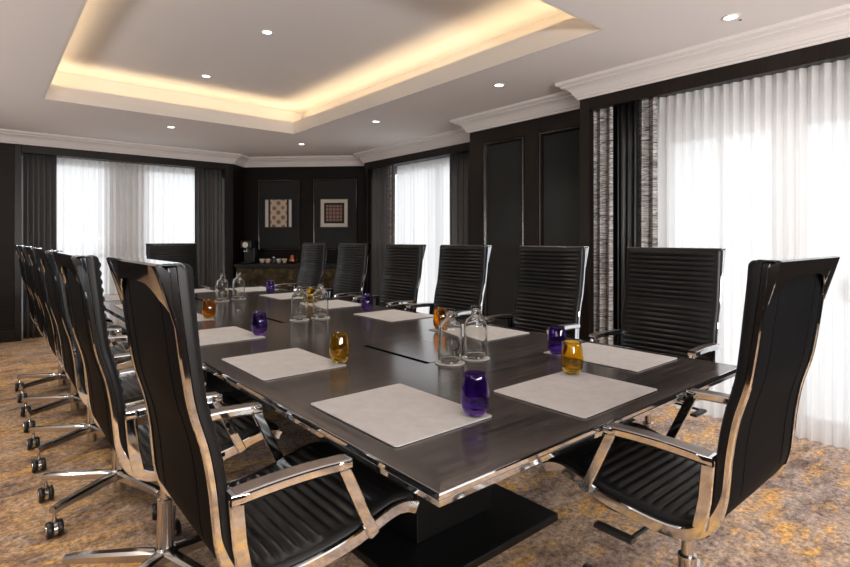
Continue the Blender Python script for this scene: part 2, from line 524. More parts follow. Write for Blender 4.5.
# ------------------------------------------------------------------ windows
def window_unit(name, axis, plane, spans, lo, hi, z0, z1, zhead, transoms=()):
    """white frame filling lo..hi with panes at spans (list of (a,b)); axis 'Y' -> window plane X = plane"""
    bm = bmesh.new(); t = .07
    cuts = [lo] + [v for s in sorted(spans) for v in s] + [hi]
    def bx(a, b, za, zb, d0=0., d1=t):
        if axis == 'Y': box(bm, plane+d0, plane+d1, a, b, za, zb)
        else: box(bm, a, b, plane+d0, plane+d1, za, zb)
    for a, b in zip(cuts[0::2], cuts[1::2]): bx(a, b, z0, z1)
    for a, b in spans:
        bx(a, b, zhead, z1); bx(a, b, z0, z0+.08)
        for tz in transoms: bx(a, b, tz-.02, tz+.02, .015, .055)
    root = link(name, bm, M['white_frame'], kind='structure', bevel=.006)
    for a, b in spans:
        bm = bmesh.new()
        if axis == 'Y': box(bm, plane+.03, plane+.036, a, b, z0+.08, zhead)
        else: box(bm, a, b, plane+.03, plane+.036, z0+.08, zhead)
        link('pane', bm, M['pane'], root)
    return root
pr = []
y = 1.897
for k in range(2):
    pr += [(y-.339, y), (y-.691, y-.381)]
    y -= .877
w = window_unit('window_1', 'Y', 4.12, pr, .32, 2.45, 0, 2.36, 2.0)
bm = boxes((4.06, 4.075, .70, .82, .925, .945), (4.06, 4.12, .80, .82, .925, .945), (4.105, 4.12, .78, .84, .86, 1.0))
h = link('handle', bm, M['wire'], w, bevel=.003)
window_unit('window_2', 'Y', 4.72, [(4.30, 5.28), (5.36, 6.45)], 4.12, 6.62, 0, 2.36, 2.22)
window_unit('window_3', 'X', 8.36, [(.42, 1.29), (1.80, 2.76)], .33, 2.86, 0, 2.36, 2.22, (1.02,))

# ------------------------------------------------------------------ curtains
def cloth(p0, p1, z0, z1, amp, folds, back=.0, seed=0, rows=7, flare=1.25, top_pleat=True, per=14):
    rnd = random.Random(seed)
    p0, p1 = Vector((*p0, 0)), Vector((*p1, 0)); d = p1-p0; Ln = d.length; d.normalize(); n = Vector((-d.y, d.x, 0))
    ph = [rnd.uniform(-.6, .6) for _ in range(folds+2)]; am = [rnd.uniform(.6, 1.25) for _ in range(folds+2)]
    N_ = folds*per
    bm = bmesh.new(); grid = []
    for r in range(rows+1):
        t = r/rows; z = z1+(z0-z1)*t; row = []
        for k in range(N_+1):
            q = k/per; i = min(int(q), folds-1)
            f = q-int(q) if q < folds else 1.
            A = am[i]*(1-f)+am[i+1]*f; P = ph[i]*(1-f)+ph[i+1]*f
            th = 2*PI*q+P*t*1.3
            a = amp*A*(.75+.25*flare*t)
            edge = min(1, k/per*2, (N_-k)/per*2)
            x = q/folds*Ln+back*math.sin(2*th)*edge
            v = p0+d*x+n*(a*math.sin(th)+.25*a*math.sin(.37*th+seed+t))
            row.append(bm.verts.new((v.x, v.y, z)))
        grid.append(row)
    for a, b in zip(grid, grid[1:]):
        for k in range(N_): bm.faces.new([a[k], a[k+1], b[k+1], b[k]])
    return bm
def tape(p0, p1, z0, z1, amp, n, seed):
    return cloth(p0, p1, z0, z1, amp, n, seed=seed, rows=1)

def drape(name, label, cat, p0, p1, amp, folds, mat, seed, back=0., z0=.012, z1=LINT+.06, thick=0., group=None, rows=7):
    o = link(name, cloth(p0, p1, z0, z1, amp, folds, back, seed, rows), mat, smooth=True)
    if thick:
        md = o.modifiers.new('cloth', 'SOLIDIFY'); md.thickness = thick; md.offset = 0
    tag(o, label, cat, group)
    return o
def sheer_drape(label, p0, p1, amp, folds, seed, back):
    o = drape('sheer_curtain', label, 'sheer curtain', p0, p1, amp, folds, M['sheer'], seed, back)
    a, b = Vector(p0), Vector(p1); d = (b-a).normalized(); nn = Vector((-d.y, d.x))*-.004
    s = link('heading_tape', cloth(tuple(a+nn), tuple(b+nn), LINT-.09, LINT+.06, amp*.95, folds, back, seed, 1), M['sheer'], o, smooth=True)
    return o
sheer_drape('white sheer curtain over the wide window on the right', (3.885, .40), (3.885, 1.90), .020, 24, 3, .004)
sheer_drape('white sheer curtain in the narrow window beyond the panelled pier', (4.60, 4.84), (4.60, 6.08), .026, 17, 5, .004)
sheer_drape('white sheer curtain across the far window left of the niche', (.40, 8.27), (2.79, 8.27), .026, 34, 8, .004)

# right window: black satin with crinkled silver edges
cr = drape('curtain', 'black satin curtain with crinkled silver edges beside the wide right window', 'curtain', (3.865, 2.19), (3.865, 2.02), .035, 3, M['curtain_black'], 11, .01, thick=.004)
link('silver_border', cloth((3.862, 2.405), (3.862, 2.23), .012, LINT+.06, .032, 2, .01, 12, 10), M['crinkle'], cr, smooth=True)
link('silver_border', cloth((3.862, 2.05), (3.862, 1.87), .012, LINT+.06, .03, 2, .01, 14, 10), M['crinkle'], cr, smooth=True)
# second window
c = drape('curtain', 'charcoal curtain on the far side of the narrow window, beside the niche', 'curtain', (4.515, 6.58), (4.515, 6.02), .038, 6, M['curtain'], 21, .015, thick=.004)
c = drape('curtain', 'charcoal curtain on the near side of the narrow window, against the panelled pier', 'curtain', (4.515, 4.86), (4.515, 4.17), .038, 7, M['curtain'], 22, .015, thick=.004)
link('silver_border', cloth((4.50, 6.16), (4.50, 5.98), .012, LINT+.06, .03, 2, .01, 24, 10), M['crinkle'], [o for o in COL.objects if o.name.startswith('curtain')][1], smooth=True)
# far window
c = drape('curtain', 'dark curtain at the left end of the far window, behind the row of chairs', 'curtain', (.38, 8.165), (.72, 8.165), .032, 6, M['curtain'], 31, .015, thick=.004)
c = drape('curtain', 'charcoal curtain at the right end of the far window, next to the niche', 'curtain', (2.41, 8.165), (2.81, 8.165), .032, 6, M['curtain'], 32, .015, thick=.004)

# ------------------------------------------------------------------ downlights
def downlight(X, Y, Z, label, dot=True):
    t = thing('downlight', label, 'ceiling light', (X, Y, Z), 0, 'recessed ceiling downlights')
    bm = bmesh.new(); lathe(bm, [(.036, -.001), (.036, -.004), (.046, -.005), (.05, -.003), (.05, .002)], 28)
    link('trim_ring', bm, M['lamp_ring'], t, smooth=True)
    bm = bmesh.new(); lathe(bm, [(0, -.002), (.036, -.002)], 28)
    link('lens', bm, M['lamp'], t)
    l = bpy.data.lights.new('downlight_or_fill', 'SPOT'); l.energy = SPOT; l.color = (1., .93, .85)
    l.spot_size = R(105); l.spot_blend = .8; l.shadow_soft_size = .04
    lo = bpy.data.objects.new('downlight_or_fill', l); COL.objects.link(lo); lo.location = (X, Y, Z-.03)
    return t
SPOT = 38
def ray(u, v, h):
    a = (u-425)/523; z = 523*(1.25-h)/(v-239)
    return ((.7638*a+.6455)*z, (-.6455*a+.7638)*z)
for u, v, h, lab in ((171, 127, CEIL, 'small round downlight in the lower ceiling left of the glowing tray'),
                     (301.5, 144, CEIL, 'small round downlight in the lower ceiling just before the niche'),
                     (376, 121.5, CEIL, 'small round downlight in the lower ceiling above the narrow window'),
                     (499, 85, CEIL, 'small round downlight in the lower ceiling before the panelled pier'),
                     (731, 17, CEIL, 'round downlight in the lower ceiling above the wide right window'),
                     (206, 76, UP, 'small downlight inside the ceiling tray, farther of the two'),
                     (267, 32, UP, 'small downlight inside the ceiling tray, nearer of the two')):
    x, y = ray(u, v, h)
    downlight(x, y, h, lab)
    if u > 700:
        bm = bmesh.new(); lathe(bm, [(0, -.003), (.008, -.003), (.009, .001)], 12)
        o = link('ceiling_sensor', bm, M['sensor'], loc=(x+.085, y-.02, h)); tag(o, 'tiny dark sensor dot in the ceiling beside the downlight over the right window', 'sensor')
# extra spots added out of view to brighten the room, without fittings
for x, y in ((1.69, 2.4), (-1.2, 3.2), (-1.2, 1.2), (-1.2, -.8), (.6, -1.0), (2.2, -1.0), (-.4, 2.2), (-.4, 3.6), (-.4, 5.0), (-.4, 6.6)):
    l = bpy.data.lights.new('downlight_or_fill', 'SPOT'); l.energy = SPOT; l.color = (1., .93, .85)
    l.spot_size = R(105); l.spot_blend = .8; l.shadow_soft_size = .05
    lo = bpy.data.objects.new('downlight_or_fill', l); COL.objects.link(lo); lo.location = (x, y, (UP if y == 2.4 else CEIL)-.03)
# cove lighting in the trough
COVE = 1.75
def cove(x, y, sx, sy, rot):
    l = bpy.data.lights.new('cove_strip', 'AREA'); l.shape = 'RECTANGLE'; l.size = sx; l.size_y = sy
    l.energy = COVE*max(sx, sy); l.color = (1., .74, .42)
    o = bpy.data.objects.new('cove_strip', l); COL.objects.link(o); o.location = (x, y, TROUGH+.052); o.rotation_euler = rot
e, tl = .085, R(28)
cove((TX0+TX1)/2, TY1+e, TX1-TX0+.2, .03, (PI+tl, 0, 0)); cove((TX0+TX1)/2, TY0-e, TX1-TX0+.2, .03, (PI-tl, 0, 0))
cove(TX0-e, (TY0+TY1)/2, .03, TY1-TY0+.2, (0, PI+tl, 0)); cove(TX1+e, (TY0+TY1)/2, .03, TY1-TY0+.2, (0, PI-tl, 0))

# ------------------------------------------------------------------ table
TB = (.71, 2.36, .795, 5.70); TZ = .73
tcx, tcy = (TB[0]+TB[1])/2, (TB[2]+TB[3])/2
table = thing('conference_table', 'long dark wood conference table with polished metal edge on black pedestals', 'table', (tcx, tcy, 0))
hx, hy = (TB[1]-TB[0])/2-.004, (TB[3]-TB[2])/2-.004
bw = .062
bm = bmesh.new()
zt, zb = TZ, TZ-.024
o4 = [bm.verts.new((sx*hx, sy*hy, zt)) for sx, sy in ((-1, -1), (1, -1), (1, 1), (-1, 1))]
i4 = [bm.verts.new((sx*(hx-bw), sy*(hy-bw), zt)) for sx, sy in ((-1, -1), (1, -1), (1, 1), (-1, 1))]
b4 = [bm.verts.new((sx*hx, sy*hy, zb)) for sx, sy in ((-1, -1), (1, -1), (1, 1), (-1, 1))]
bm.faces.new(i4).material_index = 0
for k in range(4):
    k2 = (k+1) % 4
    bm.faces.new([o4[k], o4[k2], i4[k2], i4[k]]).material_index = 0 if k in (0, 2) else 1
    bm.faces.new([o4[k], o4[k2], b4[k2], b4[k]]).material_index = 1
bm.faces.new(b4).material_index = 1
link('tabletop', bm, [M['table_x'], M['table_y']], table)
# metal edge: two facets meeting in a shallow ridge
ep = [(0, TZ+.0006), (.004, TZ+.0006), (.006, TZ-.002), (.006, TZ-.011), (.0035, TZ-.0125), (.006, TZ-.014), (.003, TZ-.028), (-.012, TZ-.028), (-.012, TZ-.0255), (0, TZ-.0255)]
rings = []
for sx, sy in ((-1, -1), (1, -1), (1, 1), (-1, 1), (-1, -1)): rings.append([(sx*(hx+d), sy*(hy+d), z) for d, z in ep])
bm = bmesh.new(); loft(bm, rings, cap=False)
link('metal_edge', bm, M['chrome'], table)
for hy0 in (1.66, 3.05, 4.45):
    x0, x1, y0, y1 = 1.41-tcx, 1.72-tcx, hy0-tcy, hy0+.475-tcy
    bm = bmesh.new()
    for b in ((x0, x0+.024, y0, y1), (x1-.006, x1, y0, y1), (x0, x1, y0, y0+.004), (x0, x1, y1-.006, y1)): box(bm, *b, TZ-.001, TZ+.0005)
    hh = link('cable_hatch', bm, M['groove'], table)
    link('flap', boxes((x0+.024, x1-.006, y0+.004, y1-.006, TZ-.001, TZ+.0012)), M['table_x'], hh)
for y0, y1 in ((1.39, 2.55), (3.95, 5.11)):
    bm = boxes((1.12-tcx, 1.95-tcx, y0-tcy, y1-tcy, 0.0, .035))
    pd = link('pedestal', boxes((1.32-tcx, 1.75-tcx, y0+.22-tcy, y1-.22-tcy, .035, TZ-.024)), M['black_base'], table, bevel=.004)
    link('plinth', bm, M['black_base'], pd, bevel=.006)
link('under_frame', boxes((1.0-tcx, 2.07-tcx, 1.2-tcy, 5.3-tcy, TZ-.075, TZ-.0245)), M['black_base'], table, bevel=.004)

# desk mats
def rounded_slab(sx, sy, t, r=.012, seg=5):
    bm = bmesh.new(); ring = []
    for cx, cy, a0 in ((sx/2-r, sy/2-r, 0), (-sx/2+r, sy/2-r, 90), (-sx/2+r, -sy/2+r, 180), (sx/2-r, -sy/2+r, 270)):
        for k in range(seg+1):
            a = R(a0+90*k/seg); ring.append((cx+r*math.cos(a), cy+r*math.sin(a)))
    loft(bm, [[(x, y, 0) for x, y in ring], [(x, y, t) for x, y in ring]])
    return bm
MATZ = TZ+.0015
mat0 = None
def desk_mat(x, y, rot, label):
    global mat0
    if mat0 is None:
        mat0 = link('desk_mat', rounded_slab(.357, .45, .003), M['felt'], bevel=.0008)
        o = mat0
    else:
        o = mat0.copy(); COL.objects.link(o)
    o.location = (x, y, MATZ); o.rotation_euler = (0, 0, rot)
    tag(o, label, 'desk mat', 'grey desk mats around the table')
ordn = ['nearest the camera', 'second from the camera', 'third from the camera', 'fourth from the camera', 'fifth from the camera', 'farthest from the camera']
MY = [1.0375+.801*k+.225 for k in range(6)]
for k in range(6):
    desk_mat(.782+.178, MY[k], 0, 'light grey felt desk mat on the left side of the table, ' + ordn[k])
    desk_mat(1.945+.178, MY[k]-.015, 0, 'light grey felt desk mat on the window side of the table, ' + ordn[k])
desk_mat(1.547, 1.032, R(90), 'light grey felt desk mat at the near end of the table')
desk_mat(1.535, 5.46, R(90), 'light grey felt desk mat at the far end of the table')

# tumblers
def tumbler_bm():
    bm = bmesh.new()
    outer = [(0, .0), (.018, .0), (.026, .002), (.034, .012), (.040, .028), (.0425, .046), (.042, .066), (.039, .088), (.0355, .108), (.0335, .122)]
    inner = [(.0318, .122), (.0338, .108), (.0372, .088), (.040, .066), (.0403, .047), (.0375, .031), (.031, .019), (.02, .0125), (0, .011)]
    lathe(bm, outer+[(.0330, .1232), (.0323, .1232)]+inner, 36)
    return bm
tum = {}
def tumbler(u, v, colr, label, h=MATZ+.003):
    x, y = ray(u, v, h)
    if colr not in tum:
        o = link('tumbler', tumbler_bm(), M[colr], smooth=True); tum[colr] = o
    else:
        o = tum[colr].copy(); COL.objects.link(o)
    o.location = (x, y, h+.0004)
    tag(o, label, 'glass', 'coloured tumblers on the desk mats')
tumbler(475, 415, 'purple', 'purple glass tumbler on the left mat nearest the camera')
tumbler(339.5, 362.5, 'amber', 'amber glass tumbler on the second left desk mat')
tumbler(259.5, 335, 'purple', 'purple glass tumbler on the third left desk mat')
tumbler(209, 318, 'orange', 'orange glass tumbler on the fourth left desk mat')
tumbler(557, 354, 'purple', 'purple glass tumbler on the window side mat nearest the camera')
tumbler(440.5, 329.5, 'orange', 'orange glass tumbler on the second window side mat, behind the near bottles')
tumbler(367, 311.5, 'purple', 'purple glass tumbler on the third window side mat')
tumbler(311, 303, 'amber', 'amber glass tumbler on the fourth window side mat, seen between two bottles')
tumbler(270.5, 293.5, 'purple', 'small looking purple glass tumbler on the fifth window side mat')
tumbler(572, 373.5, 'amber', 'amber glass tumbler on the mat at the near table end')

# swing-top bottles on coasters
def bottle_parts(root):
    bm = bmesh.new()
    outer = [(0, .003), (.030, .0), (.045, .001), (.0505, .006), (.051, .05), (.051, .138), (.0495, .150), (.045, .161), (.037, .170), (.027, .177), (.021, .183), (.0185, .191), (.0180, .212), (.0205, .214), (.0205, .222), (.018, .224)]
    inner = [(.0145, .224), (.0145, .191), (.0175, .182), (.0245, .1745), (.0345, .167), (.042, .158), (.0462, .148), (.0475, .137), (.0475, .05), (.047, .018), (.040, .0115), (0, .015)]
    lathe(bm, outer+inner, 40)
    b = link('bottle_body', bm, M['glass'], root, smooth=True)
    bm = bmesh.new()
    tube(bm, [(.019, 0, .205), (.026, .006, .199), (.033, .010, .187), (.036, .010, .172)], .0013, 6)
    tube(bm, [(.019, .004, .205), (.030, .014, .206), (.037, .014, .196), (.036, .010, .180)], .0013, 6)
    tube(bm, [(.0195*math.cos(a), .0195*math.sin(a), .204) for a in [2*PI*k/20 for k in range(21)]], .0012, 6)
    link('swing_wire', bm, M['wire'], root, smooth=True)
    bm = bmesh.new(); lathe(bm, [(0, -.009), (.010, -.009), (.0135, -.004), (.0135, .004), (.010, .009), (0, .010)], 18)
    xform(bm, Matrix.Translation((.037, .011, .168)) @ Matrix.Rotation(R(70), 4, 'Y'))
    link('stopper', bm, M['glass'], root, smooth=True)
bot0 = None; coa0 = None
BZ = TZ+.0014
for u, v, la, rz in ((450, 362, 'clear swing top bottle nearest the camera, left of its pair', 20), (475.5, 357.5, 'clear swing top bottle of the near pair, right one beside the orange tumbler', -15),
                 (299.5, 319.5, 'clear swing top bottle of the middle pair, left one', 60), (320.5, 317.5, 'clear swing top bottle of the middle pair, right one', 10),
                 (222, 300.5, 'clear swing top bottle of the far pair, left one', 10), (238.5, 298.5, 'clear swing top bottle of the far pair, right one', 40)):
    x, y = ray(u, v, BZ+.004)
    if coa0 is None:
        bm = bmesh.new(); lathe(bm, [(0, 0), (.060, 0), (.062, .001), (.062, .003), (.060, .004), (0, .004)], 40)
        c = coa0 = link('coaster', bm, M['coaster'], smooth=True, auto=30)
        b = bot0 = thing('water_bottle', la, 'bottle', group='clear swing top bottles in pairs along the table'); bottle_parts(b)
        b.rotation_euler[2] = R(rz)
    else:
        c = coa0.copy(); COL.objects.link(c)
        b = dup(bot0, (0, 0, 0), R(rz), la)
    c.location = (x, y, BZ); b.location = (x, y, BZ+.0045)
    tag(c, 'pale coaster under the ' + la[6:].replace('swing top ', ''), 'coaster', 'pale coasters under the bottles')

# ------------------------------------------------------------------ chair
P = Path([(-.270, 1.208), (-.263, 1.14), (-.254, 1.07), (-.245, 1.00), (-.231, .915), (-.207, .83), (-.193, .75), (-.186, .68), (-.179, .62), (-.160, .563), (-.118, .522), (-.055, .506),
          (.05, .510), (.14, .524), (.21, .545), (.26, .556), (.30, .552), (.325, .540)])
HW = .254; BT = .014; BD = .036
def side_frame(sx):
    rings = []; n = 110; c = .003
    for i in range(n+1):
        q = .012+(P.len-.012)*i/n
        f = min(1, max(0, (q-.55)/.14)); f = f*f*(3-2*f)
        w0, w1 = -.018, -.002+f*.016
        xo, xi = sx*HW, sx*(HW-BT)
        sec = [(xo-sx*c, w0), (xo, w0+c), (xo, w1-c), (xo-sx*c, w1), (xi+sx*c, w1), (xi, w1-c), (xi, w0+c), (xi+sx*c, w0)]
        rings.append([(x, *off(P, q, w)) for x, w in sec])
    bm = bmesh.new(); loft(bm, rings)
    return bm
def pad(q0, q1, nlo, nbase, amp, pitch, w, gap=None, flat0=.02, flat1=.02, extra=0.):
    per = 8; L_ = q1-q0; n = int(L_/pitch*per)
    rings = []
    for i in range(n+1):
        s = L_*i/n; q = q0+s
        endf = min(1, s/.018, (L_-s)/.018); endf = math.sqrt(max(0, 1-(1-endf)**2))
        rib = 0
        if flat0 < s < L_-flat1:
            rib = amp*abs(math.sin(PI*(s-flat0)/pitch))**.7
        if gap and abs(s-gap) < .014: rib = amp*.55
        thick = nbase+extra*max(0, 1-q/.35)
        hb = nlo+(thick-nlo)*(.35+.65*endf); hr = hb+rib*endf
        hs = nlo+(hb-nlo)*.45
        sec = [(-w, nlo), (-w, hs), (-w+.006, hb-.003), (-w+.015, hb), (-w+.032, hb), (-w+.040, hr), (-.08, hr), (.08, hr), (w-.040, hr), (w-.032, hb), (w-.015, hb), (w-.006, hb-.003), (w, hs), (w, nlo)]
        rings.append([(x, *off(P, q, k)) for x, k in sec])
    bm = bmesh.new(); loft(bm, rings)
    return bm
def build_chair(label, loc, rotz, group):
    t = thing('office_chair', label, 'chair', (0, 0, 0), 0, group)
    for sx in (-1, 1): link('side_frame', side_frame(sx), M['chrome'], t, smooth=True, auto=35)
    qb1 = P.find(z=.585); wi = HW-BT-.002
    link('backrest', pad(.006, qb1, -.0018, .0205, .0078, .0262, HW-.001, gap=.30, extra=.010), M['leather'], t, smooth=True, auto=60)
    qs0 = P.find(y=-.135); qs1 = P.len-.002
    link('seat', pad(qs0, qs1, -.010, .026, .0065, .030, wi, flat0=.03, flat1=.07), M['leather'], t, smooth=True, auto=60)
    # smooth rear panel
    rings = []
    for i in range(61):
        q = .02+(qb1+.01-.02)*i/60
        e = min(1, i/3, (60-i)/3)
        sec = [(-wi, -.0045), (-wi, -.008-.002*e), (-wi+.02, -.011-.003*e), (0, -.012-.004*e), (wi-.02, -.011-.003*e), (wi, -.008-.002*e), (wi, -.0045)]
        rings.append([(x, *off(P, q, k)) for x, k in sec])
    bm = bmesh.new(); loft(bm, rings)
    bp = link('back_panel', bm, M['leather_back'], t, smooth=True, auto=50)
    # seams of the rear panel
    for xs in (-.15, .15):
        bm = bmesh.new(); tube(bm, [(xs, *off(P, .05+(qb1-.08)*i/30, -.0147)) for i in range(31)], .0016, 5)
        link('seam', bm, M['leather_back'], bp, smooth=True)
    # top rail: horizontal cap and arched rear plate with corner gussets
    bm = bmesh.new(); A, B = [], []
    n = 40; zc = 1.203
    def column(x):
        ax = abs(x)/HW
        low = .040+.082*max(0, (ax-.30)/.70)**2.4
        g = max(0, (ax-.76)/.24)
        yt = -.310
        pts = [(-.256, zc-.006), (-.264, zc+.001), (yt+.005, zc), (yt, zc-.004)]
        for k in range(1, 5):
            f = k/4
            pts.append((yt+.30*low*f*(1-g)+.036*g*f, zc-.004-low*f))
        return pts
    xs_ = [HW*v for v in (-1, -.96, -.92, -.88, -.84, -.80, -.76, -.70, -.6, -.5, -.4, -.3, -.15, 0, .15, .3, .4, .5, .6, .70, .76, .80, .84, .88, .92, .96, 1)]
    outer = [[(x, y, z) for y, z in column(x)] for x in xs_]
    inner = [[(x, y+.004 if j > 2 else y, z-.004 if j < 4 else z) for j, (x, y, z) in enumerate(col)] for col in outer]
    rings = [o_+list(reversed(i_)) for o_, i_ in zip(outer, inner)]
    loft(bm, rings)
    for sx in (-1, 1):      # side cheeks closing the gap between rear plate and side frame
        edge = [(y, z) for y, z in column(HW)[2:]]
        bar = [off(P, q, -.017) for q in (.11, .08, .05, .02)]
        poly = edge+[(bar[0][0]-.002, bar[0][1]-.004)]+bar
        loft(bm, [[(sx*HW, y, z) for y, z in poly], [(sx*(HW-.004), y, z) for y, z in poly]])
    link('top_rail', bm, M['chrome'], t, smooth=True, auto=14)
    # armrests
    for sx in (-1, 1):
        bm = bmesh.new()
        cx = sx*(HW+.006)
        # flat-topped arm bar, slightly bowed
        rings = []
        for i in range(15):
            f = i/14; y = -.175+.282*f; z = .722+.006*math.sin(PI*f)
            w = .023*(1 if .04 < f < .96 else .8); hh = .013
            sec = [(-w, -hh*.5), (-w, hh*.62), (-w*.94, hh*.88), (-w*.84, hh), (w*.84, hh), (w*.94, hh*.88), (w, hh*.62), (w, -hh*.5), (w*.75, -hh), (-w*.75, -hh)]
            rings.append([(cx+x, y, z+k) for x, k in sec])
        loft(bm, rings)
        # raked front post and upright rear post
        def post(pts, w, th):
            rg = []
            for i, (y, z) in enumerate(pts):
                a, b = pts[max(i-1, 0)], pts[min(i+1, len(pts)-1)]
                ty, tz = b[0]-a[0], b[1]-a[1]; l = math.hypot(ty, tz); ny, nz = -tz/l, ty/l
                rg.append([(cx-sx*.004+dx, y+ny*k, z+nz*k) for dx, k in ((-th, -w+.003), (-th+.003, -w), (th-.003, -w), (th, -w+.003), (th, w-.003), (th-.003, w), (-th+.003, w), (-th, w-.003))])
            loft(bm, rg)
        post([(.090, .722), (.100, .700), (.145, .60), (.182, .522)], .014, .009)
        post([(-.160, .722), (-.158, .69), (-.152, .62), (-.138, .545)], .016, .009)
        am = link('armrest', bm, M['chrome'], t, smooth=True, auto=20)
        pb = bmesh.new()  # brown grey reflection on the chrome arm, put into a thin plate's colour
        loft(pb, [[(cx+x, y, z+k) for x, k in ((-.0185, .0118), (-.0185, .0134), (-.0175, .0142), (.0175, .0142), (.0185, .0134), (.0185, .0118))] for y, z in [(-.166+.264*i/10, .722+.006*math.sin(PI*(-.166+.264*i/10+.175)/.282)) for i in range(11)]])
        pd_ = link('arm_reflection', pb, M['arm_reflection'], am); pd_['label'] = 'brown grey reflection tone on the chrome arm top'
    # mechanism, column, lever
    bm = boxes((-.075, .075, -.10, .13, .475, .497), (-.05, .05, -.08, .09, .435, .477))
    for sx in (-1, 1): box(bm, sx*.16-.085, sx*.16+.085, -.03, .01, .484, .498); box(bm, sx*.16-.085, sx*.16+.085, .07, .11, .489, .505)
    link('tilt_mechanism', bm, M['black_plastic'], t, bevel=.004)
    bm = bmesh.new(); tube(bm, [(-.05, .02, .462), (-.16, .025, .456), (-.27, .03, .452)], .006, 8)
    loft(bm, [[(x, y, z) for x, z in ((-.29, .446), (-.262, .446), (-.260, .452), (-.265, .458), (-.287, .458), (-.292, .452))] for y in (.02, .13)])
    link('lever', bm, M['black_plastic'], t, smooth=True, auto=40)
    bm = bmesh.new()
    lathe(bm, [(0, .035), (.024, .035), (.026, .04), (.026, .100), (.034, .103), (.035, .140), (.028, .147), (.025, .30), (.026, .305), (.026, .318), (.0165, .320), (.0165, .44), (0, .44)], 28)
    link('column', bm, M['chrome_soft'], t, smooth=True, auto=40)
    # star base
    for k in range(5):
        rings = []
        for f in (0, .06, .3, .6, .9, .97, 1.):
            y = .022+.323*f; zt_ = .140-.008*f; w = .026-.009*f; hh = .036-.010*f
            if f > .95: zt_ -= .004
            sec = [(-w, zt_-hh), (-w, zt_-.008), (-w*.55, zt_), (w*.55, zt_), (w, zt_-.008), (w, zt_-hh)]
            rings.append([(x, y, z) for x, z in sec])
        if k == 0:
            bm = bmesh.new(); loft(bm, rings); lg0 = lg = link('leg', bm, M['chrome_soft'], t, smooth=True, auto=35)
            bm = bmesh.new()
            for sx in (-1, 1):
                wb = bmesh.new(); lathe(wb, [(0, -.011), (.020, -.011), (.030, -.009), (.0335, -.004), (.0335, .005), (.031, .011), (.020, .012), (.017, .009), (0, .009)], 24)
                xform(wb, Matrix.Translation((sx*.0175, 0, .0337)) @ Matrix.Rotation(R(90)*sx, 4, 'Y'))
                me = bpy.data.meshes.new('tmp'); wb.to_mesh(me); wb.free(); bm.from_mesh(me); bpy.data.meshes.remove(me)
            nb = len(bm.faces)
            lathe(bm, [(0, .045), (.010, .045), (.010, .072), (.0075, .078), (.0075, .112), (0, .112)], 12, 1)
            hood = [[(dx, r_*math.cos(a), .0337+r_*math.sin(a)) for dx, r_ in ((-.0062, .035), (.0062, .035), (.0062, .02), (-.0062, .02))] for a in [R(-20+220*i/14) for i in range(15)]]
            loft(bm, hood, 1)
            for s_ in (-1, 1):
                hub = [[(s_*d, r_*math.cos(2*PI*i/16), .0337+r_*math.sin(2*PI*i/16)) for i in range(16)] for d, r_ in ((.0265, .0195), (.0305, .0185), (.0320, .013))]
                loft(bm, hub, 1)
            cs0 = cs = link('caster', bm, [M['black_plastic'], M['chrome_soft']], lg, smooth=True, auto=40)
            cs.location = (0, .335, 0)
        else:
            lg = lg0.copy(); COL.objects.link(lg); lg.parent = t
            cs = cs0.copy(); COL.objects.link(cs); cs.parent = lg
        lg.rotation_euler = (0, 0, R(72*k))
        cs.rotation_euler = (0, 0, R((84, 24, -50, 60, -26)[k]))
    t.location = loc; t.rotation_euler = (0, 0, rotz)
    return t

GL, GR = 'office chairs along the left side of the table', 'office chairs along the window side of the table'
base = 'high backed black ribbed leather office chair with chrome frame'
ch = build_chair('black leather office chair in the left foreground, its smooth back towards the camera', (.555, 1.325, 0), R(-90), GL)
lefts = [(.50, 2.04, 'black leather office chair on the left side, second from the camera'),
         (.50, 2.88, 'black leather office chair on the left side, third from the camera'),
         (.50, 3.69, 'black leather office chair on the left side, fourth from the camera'),
         (.50, 4.45, 'black leather office chair on the left side, fifth from the camera'),
         (.50, 5.25, 'black leather office chair on the left side, farthest from the camera')]
for x, y, la in lefts: dup(ch, (x, y, 0), R(-90), la, GL)
rights = [(2.585, 1.30, 'ribbed black office chair on the window side, nearest the wide right window'),
          (2.585, 2.09, 'ribbed black office chair on the window side, second from camera, before the pier'),
          (2.585, 2.91, 'ribbed black office chair on the window side, third from camera, at the pier edge'),
          (2.585, 3.66, 'ribbed black office chair on the window side, fourth from camera, before narrow sheer window'),
          (2.585, 4.49, 'ribbed black office chair on the window side, fifth from the camera, beside the niche'),
          (2.585, 5.30, 'ribbed black office chair on the window side, farthest from the camera, before the credenza')]
for x, y, la in rights: dup(ch, (x, y, 0), R(90), la, GR)
o = dup(ch, (1.59, .68, 0), 0, 'black office chair at the near table end, right foreground, seen from behind'); o['group'] = 'office chairs at the table ends'
o = dup(ch, (1.56, 5.82, 0), PI, 'black office chair at the far end of the table, before the far sheer curtain'); o['group'] = 'office chairs at the table ends'

for c in ch.children:
    if c.name.startswith('leg'): c.rotation_euler[2] += R(-16)   # its base is turned a little

